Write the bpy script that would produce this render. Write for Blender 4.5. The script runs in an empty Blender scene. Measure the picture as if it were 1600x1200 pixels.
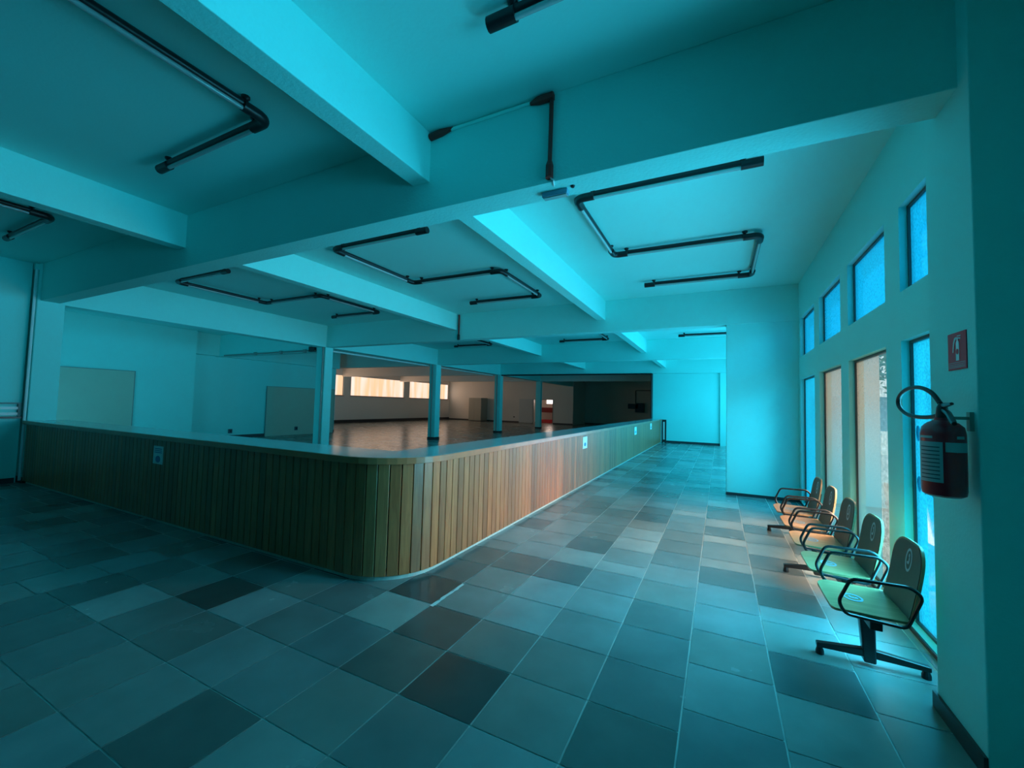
import bpy, bmesh, math, random
from mathutils import Vector, Matrix
random.seed(7)
sc = bpy.context.scene
COL = sc.collection

# ------------------------------------------------------------------ camera, world, sun, exposure
def rotm(yaw, pit, rol):
    a, b, c = map(math.radians, (yaw, pit, rol))
    B = Matrix(((1, 0, 0), (0, 0, -1), (0, 1, 0)))
    Y = Matrix(((math.cos(a), -math.sin(a), 0), (math.sin(a), math.cos(a), 0), (0, 0, 1)))
    P = Matrix(((1, 0, 0), (0, math.cos(b), -math.sin(b)), (0, math.sin(b), math.cos(b))))
    R = Matrix(((math.cos(c), -math.sin(c), 0), (math.sin(c), math.cos(c), 0), (0, 0, 1)))
    return R @ P @ B @ Y
M = rotm(-26.629, -2.836, 1.483)
cd = bpy.data.cameras.new('camera'); cam = bpy.data.objects.new('camera', cd); COL.objects.link(cam)
cd.sensor_width = 36; cd.lens = 647.2 / 1600 * 36; cd.clip_start = .05; cd.clip_end = 300
r0, r1, r2 = M[0], M[1], M[2]
cam.matrix_world = Matrix(((r0[0], -r1[0], -r2[0], 0), (r0[1], -r1[1], -r2[1], 0), (r0[2], -r1[2], -r2[2], 1.6), (0, 0, 0, 1)))
sc.camera = cam

vs = sc.view_settings
vs.view_transform = 'Standard'; vs.look = 'None'; vs.gamma = 1; vs.use_curve_mapping = False
vs.exposure = 0.0
WORLD = 1.5; HALL_L = .9
SUN_E = 4.0
SUN_DIR = Vector((-1, .42, -.39))
SUN_ANGLE = 12
w = bpy.data.worlds.new('World'); sc.world = w; w.use_nodes = True
nt = w.node_tree; bg = nt.nodes['Background']
tc = nt.nodes.new('ShaderNodeTexCoord'); sx = nt.nodes.new('ShaderNodeSeparateXYZ'); rp = nt.nodes.new('ShaderNodeValToRGB')
mr = nt.nodes.new('ShaderNodeMapRange'); mr.inputs[1].default_value = -1; mr.inputs[2].default_value = 1
nt.links.new(tc.outputs['Generated'], sx.inputs[0]); nt.links.new(sx.outputs[2], mr.inputs[0]); nt.links.new(mr.outputs[0], rp.inputs[0])
rp.color_ramp.elements[0].position = .45; rp.color_ramp.elements[0].color = (.55, .58, .58, 1)
rp.color_ramp.elements[1].position = .56; rp.color_ramp.elements[1].color = (1, 1.0, 1.0, 1)
nt.links.new(rp.outputs[0], bg.inputs[0]); bg.inputs[1].default_value = WORLD
sl = bpy.data.lights.new('sun', 'SUN'); sl.energy = SUN_E; sl.angle = math.radians(SUN_ANGLE); sl.color = (1, .93, .85)
so = bpy.data.objects.new('sun', sl); COL.objects.link(so); so.location = (12, -4, 9)
so.rotation_euler = SUN_DIR.to_track_quat('-Z', 'Y').to_euler()
sc.cycles.max_bounces = 12; sc.cycles.diffuse_bounces = 7; sc.cycles.glossy_bounces = 4
sc.cycles.transmission_bounces = 6; sc.cycles.transparent_max_bounces = 12
sc.cycles.use_denoising = True; sc.cycles.sample_clamp_indirect = 4
sc.cycles.caustics_reflective = False; sc.cycles.caustics_refractive = False

def daylight(name, y0, y1, z0, z1, x, L, col, spread=180, tilt=0):
    """area lamp standing in for window daylight or plain fill, aimed into the room"""
    l = bpy.data.lights.new(name, 'AREA'); l.shape = 'RECTANGLE'; l.size = y1 - y0; l.size_y = z1 - z0
    l.energy = L * math.pi * (y1 - y0) * (z1 - z0); l.color = col; l.spread = math.radians(spread)
    o = bpy.data.objects.new(name, l); COL.objects.link(o); o.location = (x, (y0 + y1) / 2, (z0 + z1) / 2)
    R = Matrix(((0, 0, 1), (1, 0, 0), (0, 1, 0)))
    o.rotation_euler = (Matrix.Rotation(math.radians(tilt), 3, 'Y') @ R).to_euler()
    return o
CY = (.05, .58, .86)
WARM = (1.0, .66, .45)
daylight('fill_beside_camera', -3.0, 2.3, 2.0, 3.4, 1.2, 2.1, CY, 74, 16)  # added fill lamp on solid wall, lifts the near ceiling and beam sides
daylight('daylight_corridor', 9.5, 20.3, .2, 3.4, 1.2, 4.0, CY)
for yy, cc, ll in ((3.76, CY, 9), (5.19, WARM, 7), (6.67, WARM, 5), (8.2, CY, 3.5)):
    for zz in (.55, 1.1, 1.65):
        daylight('sky_light_window', yy - .4, yy + .4, zz - .25, zz + .25, 1.17, ll * (2.0 if yy < 4 else 1.3), cc, 120, -25)
        daylight('ground_light_window', yy - .4, yy + .4, zz - .25, zz + .25, 1.17, 11 if yy < 4 else 4.6, CY, 118 if yy < 4 else 130, 25)
    daylight('daylight_window', yy - .45, yy + .45, 2.6, 3.25, 1.26, 8 if yy < 4 else 4, CY, 100)
o = daylight('fill_left_room', -2.4, 2.4, .2, 1.5, 0, 3.4, CY)  # added fill lamp at the windowless front wall, brightens the low room walls
o.location = (-14, 2.75, .75); o.rotation_euler = (math.radians(90), 0, 0)
def portal(y, z, wy, hz, x=1.50, flip=1):
    l = bpy.data.lights.new('window_portal', 'AREA'); l.shape = 'RECTANGLE'; l.size = wy; l.size_y = hz
    l.cycles.is_portal = True
    o = bpy.data.objects.new('window_portal', l); COL.objects.link(o); o.location = (x, y, z)
    o.rotation_euler = Matrix(((0, 0, flip), (1, 0, 0), (0, 1, 0))).to_euler()

for yc_, wy_ in ((18.0, 5.2), (24.15, 5.4), (30.4, 5.4)):      # daylight through the hall blinds
    o = daylight('daylight_hall', -wy_ / 2, wy_ / 2, 1.98, 3.3, 0, HALL_L, (1, .68, .50), 150)
    o.location = (-23.5, yc_, 2.64); o.rotation_euler = Matrix(((0, 0, -1), (-1, 0, 0), (0, 1, 0))).to_euler()
# ------------------------------------------------------------------ materials
MATS = {}
def mat(name, col, rough=.5, metal=0, spec=.5, noise=None, bump=None, emit=None, coat=0):
    """noise = (scale, amount, detail) varies the colour; bump = (scale, strength)"""
    if name in MATS: return MATS[name]
    m = bpy.data.materials.new(name); m.use_nodes = True; n = m.node_tree.nodes; L = m.node_tree.links
    p = n['Principled BSDF']; p.inputs['Base Color'].default_value = (*col, 1)
    p.inputs['Roughness'].default_value = rough; p.inputs['Metallic'].default_value = metal
    p.inputs['Specular IOR Level'].default_value = spec; p.inputs['Coat Weight'].default_value = coat
    co = n.new('ShaderNodeTexCoord')
    if noise:
        t = n.new('ShaderNodeTexNoise'); t.inputs['Scale'].default_value = noise[0]; t.inputs['Detail'].default_value = 5
        L.new(co.outputs['Object'], t.inputs['Vector'])
        x = n.new('ShaderNodeMix'); x.data_type = 'RGBA'
        a = noise[1]
        x.inputs[6].default_value = (*[c * (1 - a) for c in col], 1); x.inputs[7].default_value = (*[min(1, c * (1 + a)) for c in col], 1)
        L.new(t.outputs[0], x.inputs[0]); L.new(x.outputs[2], p.inputs['Base Color'])
    if bump:
        t = n.new('ShaderNodeTexNoise'); t.inputs['Scale'].default_value = bump[0]; t.inputs['Detail'].default_value = 4
        L.new(co.outputs['Object'], t.inputs['Vector'])
        b = n.new('ShaderNodeBump'); b.inputs['Strength'].default_value = bump[1]; b.inputs['Distance'].default_value = .01
        L.new(t.outputs[0], b.inputs['Height']); L.new(b.outputs[0], p.inputs['Normal'])
    if emit:
        p.inputs['Emission Color'].default_value = (*emit[0], 1); p.inputs['Emission Strength'].default_value = emit[1]
    MATS[name] = m
    return m
HALLW = mat('hall_paint', (.78, .74, .68), .75, noise=(1.2, .04))  # white paint for the orange-lit hall, without the cyan cast
WALL = mat('wall_paint', (.28, .82, .78), .75, bump=(60, .15), noise=(1.2, .04))  # red lowered in wall, ceiling and beam paint: cyan light cast put into colour
CEIL = mat('ceiling_paint', (.34, .82, .78), .8, bump=(40, .12), noise=(.8, .05))
BEAM = mat('beam_paint', (.30, .82, .78), .8, bump=(45, .35), noise=(1.5, .04))
BASEM = mat('dark_baseboard', (.035, .035, .04), .4)
BLACK = mat('black_plastic', (.012, .012, .014), .38)
BLACKM = mat('black_metal', (.015, .015, .017), .3, spec=.6)
REDBR = mat('red_brown_conduit', (.24, .02, .015), .5, noise=(8, .3))
GREYC = mat('grey_conduit', (.25, .28, .26), .45)
WHITEC = mat('white_conduit', (.8, .8, .8), .35)
GLASST = mat('lamp_tube_glass', (.40, .46, .46), .15)
BEIGE = mat('beige_paint', (.46, .52, .42), .6, noise=(3, .04))
WHITEP = mat('white_paper', (.82, .85, .86), .5)
TOPM = mat('grey_laminate', (.50, .62, .64), .13, noise=(2, .05))
EDGE = mat('varnished_edge_wood', (.66, .17, .07), .3, noise=(6, .25), coat=.3)
PLINTH = mat('pale_stone_plinth', (.62, .62, .56), .5, noise=(30, .3))
REDP = mat('red_lacquer', (.62, .012, .025), .3, coat=.3)
SIGNR = mat('sign_red', (.80, .03, .05), .5)
LABEL = mat('label_grey', (.42, .45, .46), .5)
RUBBER = mat('black_rubber', (.012, .012, .013), .45)
FRAME = mat('dark_window_frame', (.05, .06, .06), .4)
GREYB = mat('grey_board', (.30, .30, .26), .6)
CABM = mat('painted_cabinet', (.42, .40, .33), .5)
CONC = mat('outside_paving', (.62, .62, .60), .8, noise=(4, .1))
LEAF = mat('leaf_green', (.07, .16, .04), .6, noise=(5, .5))
BARK = mat('bark', (.12, .08, .05), .8, noise=(9, .3))
BLUEG = mat('blue_grey_render', (.16, .24, .32), .7)
WHITEO = mat('white_masonry', (.8, .8, .78), .7)

def wood_mat(name, c1, c2, rough=.35, axis=2, scale=3, coat=.25, attr=False):
    m = bpy.data.materials.new(name); m.use_nodes = True; n = m.node_tree.nodes; L = m.node_tree.links
    p = n['Principled BSDF']; p.inputs['Roughness'].default_value = rough; p.inputs['Coat Weight'].default_value = coat
    p.inputs['Coat Roughness'].default_value = .3
    co = n.new('ShaderNodeTexCoord'); mp = n.new('ShaderNodeMapping')
    s = [9, 9, 9]; s[axis] = .8; mp.inputs['Scale'].default_value = s
    L.new(co.outputs['Object'], mp.inputs[0])
    t = n.new('ShaderNodeTexNoise'); t.inputs['Scale'].default_value = scale; t.inputs['Detail'].default_value = 6; t.inputs['Distortion'].default_value = 1.2
    L.new(mp.outputs[0], t.inputs[0])
    r = n.new('ShaderNodeValToRGB'); r.color_ramp.elements[0].position = .3; r.color_ramp.elements[1].position = .7
    r.color_ramp.elements[0].color = (*c1, 1); r.color_ramp.elements[1].color = (*c2, 1)
    L.new(t.outputs[0], r.inputs[0]); out = r.outputs[0]
    if attr:
        a = n.new('ShaderNodeVertexColor'); a.layer_name = 'Col'
        x = n.new('ShaderNodeMix'); x.data_type = 'RGBA'; x.blend_type = 'MULTIPLY'; x.inputs[0].default_value = 1
        L.new(out, x.inputs[6]); L.new(a.outputs[0], x.inputs[7]); out = x.outputs[2]
    L.new(out, p.inputs['Base Color'])
    return m
PLANK = wood_mat('counter_planks', (.42, .108, .038), (.60, .185, .068), .38, 2, 3, .25, True)
PLY = wood_mat('chair_plywood', (.46, .25, .11), (.60, .35, .17), .35, 0, 2.5)

def tile_mat():
    m = bpy.data.materials.new('slate_tiles'); m.use_nodes = True; n = m.node_tree.nodes; L = m.node_tree.links
    p = n['Principled BSDF']; p.inputs['Specular IOR Level'].default_value = .5
    a = n.new('ShaderNodeVertexColor'); a.layer_name = 'Col'; co = n.new('ShaderNodeTexCoord')
    t = n.new('ShaderNodeTexNoise'); t.inputs['Scale'].default_value = 2.6; t.inputs['Detail'].default_value = 4; t.inputs['Roughness'].default_value = .5
    L.new(co.outputs['Object'], t.inputs[0])
    mr = n.new('ShaderNodeMapRange'); mr.inputs[1].default_value = .2; mr.inputs[2].default_value = .8; mr.inputs[3].default_value = .8; mr.inputs[4].default_value = 1.2
    L.new(t.outputs[0], mr.inputs[0])
    x = n.new('ShaderNodeMix'); x.data_type = 'RGBA'; x.blend_type = 'MULTIPLY'; x.inputs[0].default_value = 1
    L.new(a.outputs[0], x.inputs[6]); L.new(mr.outputs[0], x.inputs[7]); L.new(x.outputs[2], p.inputs['Base Color'])
    r = n.new('ShaderNodeMapRange'); r.inputs[1].default_value = .1; r.inputs[2].default_value = .9; r.inputs[3].default_value = .20; r.inputs[4].default_value = .30
    L.new(t.outputs[0], r.inputs[0]); L.new(r.outputs[0], p.inputs['Roughness'])
    t2 = n.new('ShaderNodeTexNoise'); t2.inputs['Scale'].default_value = 9; t2.inputs['Detail'].default_value = 5
    L.new(co.outputs['Object'], t2.inputs[0])
    b = n.new('ShaderNodeBump'); b.inputs['Strength'].default_value = .05; b.inputs['Distance'].default_value = .01
    L.new(t2.outputs[0], b.inputs['Height']); L.new(b.outputs[0], p.inputs['Normal'])
    return m
TILE = tile_mat()
GROUT = mat('pale_grout', (.50, .52, .50), .7, noise=(3, .5))

def pane_mat(name, tint, trans=.5, tscale=1.0, gloss=.06, tint2=None):
    """tinted window glass with an obscuring film: part clear, part scattering"""
    m = bpy.data.materials.new(name); m.use_nodes = True; n = m.node_tree.nodes; L = m.node_tree.links
    n.remove(n['Principled BSDF']); out = n['Material Output']
    co = n.new('ShaderNodeTexCoord')
    t = n.new('ShaderNodeTexNoise'); t.inputs['Scale'].default_value = 26 * tscale; t.inputs['Detail'].default_value = 5
    L.new(co.outputs['Object'], t.inputs[0])
    x = n.new('ShaderNodeMix'); x.data_type = 'RGBA'; mr = n.new('ShaderNodeMapRange'); mr.inputs[1].default_value = .35; mr.inputs[2].default_value = .65
    L.new(t.outputs[0], mr.inputs[0]); L.new(mr.outputs[0], x.inputs[0])
    x.inputs[6].default_value = (*[c * .78 for c in tint], 1); x.inputs[7].default_value = (*[min(1, c * 1.12) for c in tint], 1)
    col = x.outputs[2]
    if tint2:   # the film is pinkish in its upper half and bluer below
        s = n.new('ShaderNodeSeparateXYZ'); L.new(co.outputs['Object'], s.inputs[0])
        m2 = n.new('ShaderNodeMapRange'); m2.inputs[1].default_value = .5; m2.inputs[2].default_value = 1.7; L.new(s.outputs[2], m2.inputs[0])
        y = n.new('ShaderNodeMix'); y.data_type = 'RGBA'; L.new(m2.outputs[0], y.inputs[0])
        y.inputs[6].default_value = (*tint2, 1); L.new(col, y.inputs[7]); col = y.outputs[2]
    tr = n.new('ShaderNodeBsdfTransparent'); tl = n.new('ShaderNodeBsdfTranslucent'); gl = n.new('ShaderNodeBsdfGlossy')
    gl.inputs['Roughness'].default_value = .04
    L.new(col, tr.inputs[0]); L.new(col, tl.inputs[0])
    a = n.new('ShaderNodeMixShader'); a.inputs[0].default_value = 1 - trans; L.new(tr.outputs[0], a.inputs[1]); L.new(tl.outputs[0], a.inputs[2])
    lw = n.new('ShaderNodeLayerWeight'); pw = n.new('ShaderNodeMath'); pw.operation = 'POWER'; L.new(lw.outputs['Facing'], pw.inputs[0]); pw.inputs[1].default_value = 4
    lw.inputs[0].default_value = .5
    f = n.new('ShaderNodeMath'); f.operation = 'MULTIPLY_ADD'; L.new(pw.outputs[0], f.inputs[0]); f.inputs[1].default_value = .7; f.inputs[2].default_value = gloss
    b = n.new('ShaderNodeMixShader'); L.new(f.outputs[0], b.inputs[0]); L.new(a.outputs[0], b.inputs[1]); L.new(gl.outputs[0], b.inputs[2])
    L.new(b.outputs[0], out.inputs[0])
    return m
CYAN = pane_mat('cyan_film_glass', (.008, .42, .74), .25, tscale=2)
BLUE = pane_mat('blue_film_glass', (.004, .36, .74), .4, tscale=2)
PINK = pane_mat('pink_film_glass', (.30, .265, .21), .15, tint2=(.10, .33, .38), tscale=5, gloss=.16)
CLEAR = pane_mat('clear_glass', (.85, .9, .88), .97)

# ------------------------------------------------------------------ mesh helpers
class MB:
    def __init__(s): s.bm = bmesh.new()
    def box(s, x0, x1, y0, y1, z0, z1):
        v = [s.bm.verts.new(p) for p in ((x0, y0, z0), (x1, y0, z0), (x1, y1, z0), (x0, y1, z0), (x0, y0, z1), (x1, y0, z1), (x1, y1, z1), (x0, y1, z1))]
        for f in ((3, 2, 1, 0), (4, 5, 6, 7), (0, 1, 5, 4), (1, 2, 6, 5), (2, 3, 7, 6), (3, 0, 4, 7)):
            s.bm.faces.new([v[i] for i in f])
        return s
    def prism(s, poly, a, b, axis=2):
        """poly: 2D outline extruded along axis from a to b"""
        def P(u, v, t): return {2: (u, v, t), 1: (u, t, v), 0: (t, u, v)}[axis]
        A = [s.bm.verts.new(P(u, v, a)) for u, v in poly]; B = [s.bm.verts.new(P(u, v, b)) for u, v in poly]
        n = len(poly)
        s.bm.faces.new(A[::-1]); s.bm.faces.new(B)
        for i in range(n): s.bm.faces.new((A[i], A[(i + 1) % n], B[(i + 1) % n], B[i]))
        return s
    def tube(s, pts, r, seg=10, closed=False, cap=True):
        pts = [Vector(p) for p in pts]; n = len(pts); rings = []
        rr = r if isinstance(r, (list, tuple)) else [r] * n
        up = None
        for i, p in enumerate(pts):
            if closed: d = (pts[(i + 1) % n] - pts[i - 1]).normalized()
            else: d = ((pts[min(i + 1, n - 1)] - pts[max(i - 1, 0)])).normalized()
            if up is None:
                up = Vector((0, 0, 1)) if abs(d.z) < .9 else Vector((1, 0, 0))
            u = (up - d * up.dot(d)).normalized(); up = u; v = d.cross(u)
            rings.append([s.bm.verts.new(p + (u * math.cos(2 * math.pi * k / seg) + v * math.sin(2 * math.pi * k / seg)) * rr[i]) for k in range(seg)])
        for i in range(n if closed else n - 1):
            a, b = rings[i], rings[(i + 1) % n]
            for k in range(seg): s.bm.faces.new((a[k], a[(k + 1) % seg], b[(k + 1) % seg], b[k]))
        if cap and not closed:
            s.bm.faces.new(rings[0][::-1]); s.bm.faces.new(rings[-1])
        return s
    def lathe(s, prof, c=(0, 0, 0), seg=28):
        rings = [[s.bm.verts.new((c[0] + r * math.cos(2 * math.pi * k / seg), c[1] + r * math.sin(2 * math.pi * k / seg), c[2] + z)) for k in range(seg)] for r, z in prof]
        for a, b in zip(rings, rings[1:]):
            for k in range(seg): s.bm.faces.new((a[k], a[(k + 1) % seg], b[(k + 1) % seg], b[k]))
        s.bm.faces.new(rings[0][::-1]); s.bm.faces.new(rings[-1])
        return s
    def build(s, name, m, parent=None, bevel=0, smooth=False, seg=2):
        bmesh.ops.recalc_face_normals(s.bm, faces=s.bm.faces)
        me = bpy.data.meshes.new(name); s.bm.to_mesh(me); s.bm.free(); me.materials.append(m)
        o = bpy.data.objects.new(name, me); COL.objects.link(o)
        if parent: o.parent = parent; o.matrix_parent_inverse = Matrix.Translation(-parent.location)
        if smooth:
            for p in me.polygons: p.use_smooth = True
        if bevel:
            b = o.modifiers.new('bevel', 'BEVEL'); b.width = bevel; b.segments = seg; b.limit_method = 'ANGLE'
        if smooth:
            wn = o.modifiers.new('split', 'EDGE_SPLIT'); wn.split_angle = math.radians(40)
        return o
def box(*a): return MB().box(*a)
def thing(name, label, cat, loc=(0, 0, 0), group=None):
    o = bpy.data.objects.new(name, None); COL.objects.link(o); o.location = loc; o.empty_display_size = .1
    return tag(o, label, cat, group)
def tag(o, label, cat, group=None):
    o['label'] = label; o['category'] = cat
    if group: o['group'] = group
    return o
def struct(o): o['kind'] = 'structure'; return o
def fillet(pts, r, n=5):
    """round the inner corners of a polyline"""
    out = [Vector(pts[0])]
    for a, b, c in zip(pts, pts[1:], pts[2:]):
        a, b, c = Vector(a), Vector(b), Vector(c); u = (a - b).normalized(); v = (c - b).normalized()
        p, q = b + u * r, b + v * r
        for i in range(n + 1):
            t = i / n; out.append(p * (1 - t) ** 2 + b * 2 * t * (1 - t) + q * t * t)
    out.append(Vector(pts[-1])); return out
def colour_faces(o, cols):
    ca = o.data.color_attributes.new('Col', 'FLOAT_COLOR', 'CORNER')
    for p, c in zip(o.data.polygons, cols):
        for li in p.loop_indices: ca.data[li].color = (*c, 1)

# ------------------------------------------------------------------ the room
WX = 1.284; ZC = 3.93; ZB = 3.25; FARY = 20.8; BACKY = 33.5; WWX = -23.6; SOUTH = -7.0
BY = [(2.78, 3.03), (8.95, 9.2), (14.7, 14.95), (20.55, 20.8), (26.4, 26.65)]   # cross beams

# floor: slate tiles with grout joints
def build_floor():
    struct(box(WWX - .2, WX + .2, SOUTH - .2, 37.5, -.25, -.003).build('floor', GROUT)); fl = bpy.data.objects['floor']
    bm = bmesh.new(); cols = []
    x0, px, y0, py = -1.573, .4655, 2.296, .455
    rnd = random.Random(21)
    special = {(-4.0, 1.6): .34, (-1.35, 2.05): .055, (-1.8, 2.55): .08, (-.85, 1.95): .2, (-.4, 2.1): .1, (-2.2, 2.9): .06, (-2.6, 2.0): .2,
               (-.9, 4.9): .34, (-1.3, 4.2): .30, (-.9, 5.3): .32, (-3.7, 1.9): .07, (-1.35, 2.5): .17, (-1.8, 3.05): .22, (-.4, 2.6): .13, (.1, 2.2): .16}
    for i in range(-48, 7):
        xa = x0 + i * px; xb = xa + px
        off = 0 if i < 3 and i > -8 else rnd.uniform(0, py)
        y = y0 - 21 * py + off
        while y < 37.3:
            h = py
            if rnd.random() < .16 and y > 3.5: h = py * rnd.choice((.6, 1.4))
            y1 = y + h
            if y1 - y < .2: y1 = y + py
            X0, X1 = max(xa, WWX), min(xb, WX); Y0, Y1 = max(y, SOUTH), min(y1, 37.3)
            if X1 - X0 > .02 and Y1 - Y0 > .02:
                g = .0045
                v = [bm.verts.new(q) for q in ((X0 + g, Y0 + g, 0), (X1 - g, Y0 + g, 0), (X1 - g, Y1 - g, 0), (X0 + g, Y1 - g, 0))]
                bm.faces.new(v)
                k = 1.45 * rnd.choice((.10, .13, .16, .19, .22, .15)) * rnd.uniform(.85, 1.15)
                for (sx_, sy_), kk in special.items():
                    if X0 < sx_ < X1 and Y0 < sy_ < Y1: k = kk * 1.15
                wm = rnd.uniform(-.05, .10)
                cols.append((k * (.82 + wm), k, k * (1 - wm * .6)))
            y = y1
    me = bpy.data.meshes.new('floor_tiles'); bm.to_mesh(me); bm.free(); me.materials.append(TILE)
    o = bpy.data.objects.new('floor_tiles', me); COL.objects.link(o); o.parent = fl
    colour_faces(o, cols)
build_floor()
def mortar_patch():
    bm = bmesh.new(); rnd = random.Random(5); L = []; R = []
    for k in range(13):
        t_ = k / 12; x = -2.02 + .0 * t_; y = 2.72 + .46 * t_
        wd = .006 + .018 * rnd.random()
        L.append(bm.verts.new((x - wd, y, .002))); R.append(bm.verts.new((x + .006 + .01 * rnd.random(), y, .002)))
    for k in range(12): bm.faces.new((L[k], R[k], R[k + 1], L[k + 1]))
    me = bpy.data.meshes.new('mortar_patch'); bm.to_mesh(me); bm.free(); me.materials.append(mat('white_mortar', (.8, .82, .8), .7))
    o = bpy.data.objects.new('mortar_patch', me); COL.objects.link(o); o.parent = bpy.data.objects['floor']
mortar_patch()
struct(box(WWX - .3, WX + .35, SOUTH - .2, 37.5, ZC, ZC + .25).build('ceiling', CEIL))

# right wall with its two rows of window openings
OPEN = [(3.12, 4.28), (4.61, 5.77), (6.09, 7.26), (7.61, 8.80)] + [(9.55 + 1.485 * k, 10.71 + 1.485 * k) for k in range(7)]
Z1a, Z1b, Z2a, Z2b = .03, 2.18, 2.57, 3.26
TH = .14
mb = MB()
mb.box(WX, WX + TH, SOUTH, FARY, Z2b, ZC); mb.box(WX, WX + TH, SOUTH, FARY, Z1b, Z2a)
ys = [SOUTH] + [v for p in OPEN for v in p] + [FARY]
for a, b in zip(ys[::2], ys[1::2]):
    mb.box(WX, WX + TH, a, b, Z2a, Z2b); mb.box(WX, WX + TH, a, b, 0, Z1b)
for a, b in OPEN: mb.box(WX, WX + TH, a, b, 0, Z1a)
struct(mb.build('wall_right', WALL))

def window(n, y0, y1, z0, z1, pm, strip=None, leaves=False):
    g = bpy.data.objects.new('window_%d' % n, None); COL.objects.link(g); g.location = (WX, (y0 + y1) / 2, z0); struct(g)
    x0, x1 = WX + .05, WX + .085; f = .022
    m = MB(); m.box(x0, x1, y0, y0 + f, z0, z1); m.box(x0, x1, y1 - f, y1, z0, z1); m.box(x0, x1, y0 + f, y1 - f, z0, z0 + f); m.box(x0, x1, y0 + f, y1 - f, z1 - f, z1)
    m.build('window_frame', FRAME, g)
    xm = WX + .066
    ya = y0 + f
    if strip:
        box(xm - .003, xm + .003, ya, strip, z0 + f, z1 - f).build('clear_pane', CLEAR, g)
        ya = strip
    # single sheet, so light is tinted once
    bm = MB(); v = [bm.bm.verts.new(q) for q in ((xm, ya, z0 + f), (xm, y1 - f, z0 + f), (xm, y1 - f, z1 - f), (xm, ya, z1 - f))]; bm.bm.faces.new(v)
    bm.build('pane', pm, g)
    if leaves:
        for zc in (1.46, 1.08):
            for yc in (3.86, 3.98, 4.10, 4.2):
                pts = [(yc + .035 * math.sin(t) * (1 + .3 * math.cos(t)), zc + .06 * math.cos(t)) for t in [k * math.pi / 7 for k in range(14)]]
                MB().prism(pts, xm - .003, xm - .001, 0).build('leaf_decal', DECAL, g)
    portal((y0 + y1) / 2, (z0 + z1) / 2, y1 - y0, z1 - z0)
DECAL = pane_mat('blue_decal_film', (.4, .66, .78), .97)
wn = 1
for k, (a, b) in enumerate(OPEN):
    window(wn, a, b, Z1a, Z1b, PINK if k in (1, 2) else CYAN, strip=5.03 if k == 1 else None, leaves=k == 0); wn += 1
    window(wn, a, b, Z2a, Z2b, BLUE); wn += 1

# pier that carries the first cross beam
struct(box(1.07, WX, 2.68, 3.16, 0, ZC).build('wall_pier', WALL, bevel=.006))
struct(box(1.055, 1.07, 2.68, 3.18, 0, .085).build('baseboard_pier', BASEM))
# partition between hall and corridor
struct(box(.12, WX, 8.97, 9.17, 0, ZC).build('wall_partition', WALL, bevel=.008))
struct(box(.11, WX, 8.955, 8.97, 0, .05).build('baseboard_partition', BASEM))
struct(box(WX - .012, WX, 3.16, 8.955, 0, .028).build('baseboard_right', BASEM))
# end wall of the corridor, pilaster, baseboard
mb = MB(); mb.box(-2.9, WX + TH, FARY, FARY + .2, 0, ZC); mb.box(-2.9, -2.7, FARY + .2, 37.0, 0, ZC)
struct(mb.build('wall_corridor_end', WALL))
struct(box(.03, .26, FARY - .1, FARY, 0, ZC).build('trim_1', WALL))
struct(box(-2.3, .03, FARY - .02, FARY, 0, .1).build('baseboard_corridor', BASEM))
# left wall, south wall
struct(box(-11.3, -11.1, SOUTH, 2.7, 0, ZC).build('wall_left', WALL))
struct(box(-11.1, -11.08, SOUTH, 2.68, 0, .09).build('baseboard_left', BASEM))
struct(box(-11.3, WX + TH, SOUTH - .2, SOUTH, 0, ZC).build('wall_front', WALL))
# room behind the counter
struct(box(-17.5, -11.3, 2.5, 2.7, 0, ZC).build('wall_room_front', WALL))
mb = MB(); mb.box(-16.8, -16.6, 2.7, 8.05, 0, ZC); mb.box(-17.3, -17.1, 8.05, 14.5, 0, ZC); mb.box(-17.1, -16.8, 7.9, 8.05, 0, ZC)
struct(mb.build('wall_room_left', WALL))
struct(box(-17.1, -17.07, 8.05, 14.5, 0, .12).build('baseboard_room_left', BASEM))
struct(box(-17.1, -16.85, 8.05, 14.5, 3.14, ZC).build('trim_2', BEAM))
struct(box(-17.1, -11.45, 8.95, 9.2, 3.12, ZC).build('trim_3', BEAM))
# brown hall far behind
mb = MB(); mb.box(WWX, -17.3, 14.3, 14.5, 0, ZC)
struct(mb.build('wall_hall_front', HALLW))
WO = [(15.3, 20.7), (21.35, 26.95), (27.65, 33.2)]
mb = MB(); mb.box(WWX - .2, WWX, 14.3, 37.2, 0, 1.93); mb.box(WWX - .2, WWX, 14.3, 37.2, 3.38, ZC)
ys = [14.3] + [v for p in WO for v in p] + [37.2]
for a, b in zip(ys[::2], ys[1::2]): mb.box(WWX - .2, WWX, a, b, 1.93, 3.38)
struct(mb.build('wall_hall_left', HALLW))
struct(box(WWX - .1, -11.5, 15.3, 36.9, ZC - .02, ZC + .02).build('ceiling_hall', HALLW))  # thin extra slab, keeps the cyan-cast ceiling colour out of the hall
struct(box(WWX, WWX + .03, 14.6, BACKY, 0, .22).build('baseboard_hall_left', BASEM))
DX0, DX1, DZ = -14.65, -12.78, 2.13
mb = MB(); mb.box(WWX, DX0, BACKY, BACKY + .2, 0, ZC); mb.box(DX1, -11.0, BACKY, BACKY + .2, 0, ZC); mb.box(DX0, DX1, BACKY, BACKY + .2, DZ, ZC)
mb.box(-11.2, -11.0, BACKY + .2, 37.0, 0, ZC)
struct(mb.build('wall_hall_back', HALLW))
mb = MB(); mb.box(WWX, DX0, BACKY - .03, BACKY, 0, .12); mb.box(DX1, -11, BACKY - .03, BACKY, 0, .12)
struct(mb.build('baseboard_hall_back', BASEM))
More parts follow.
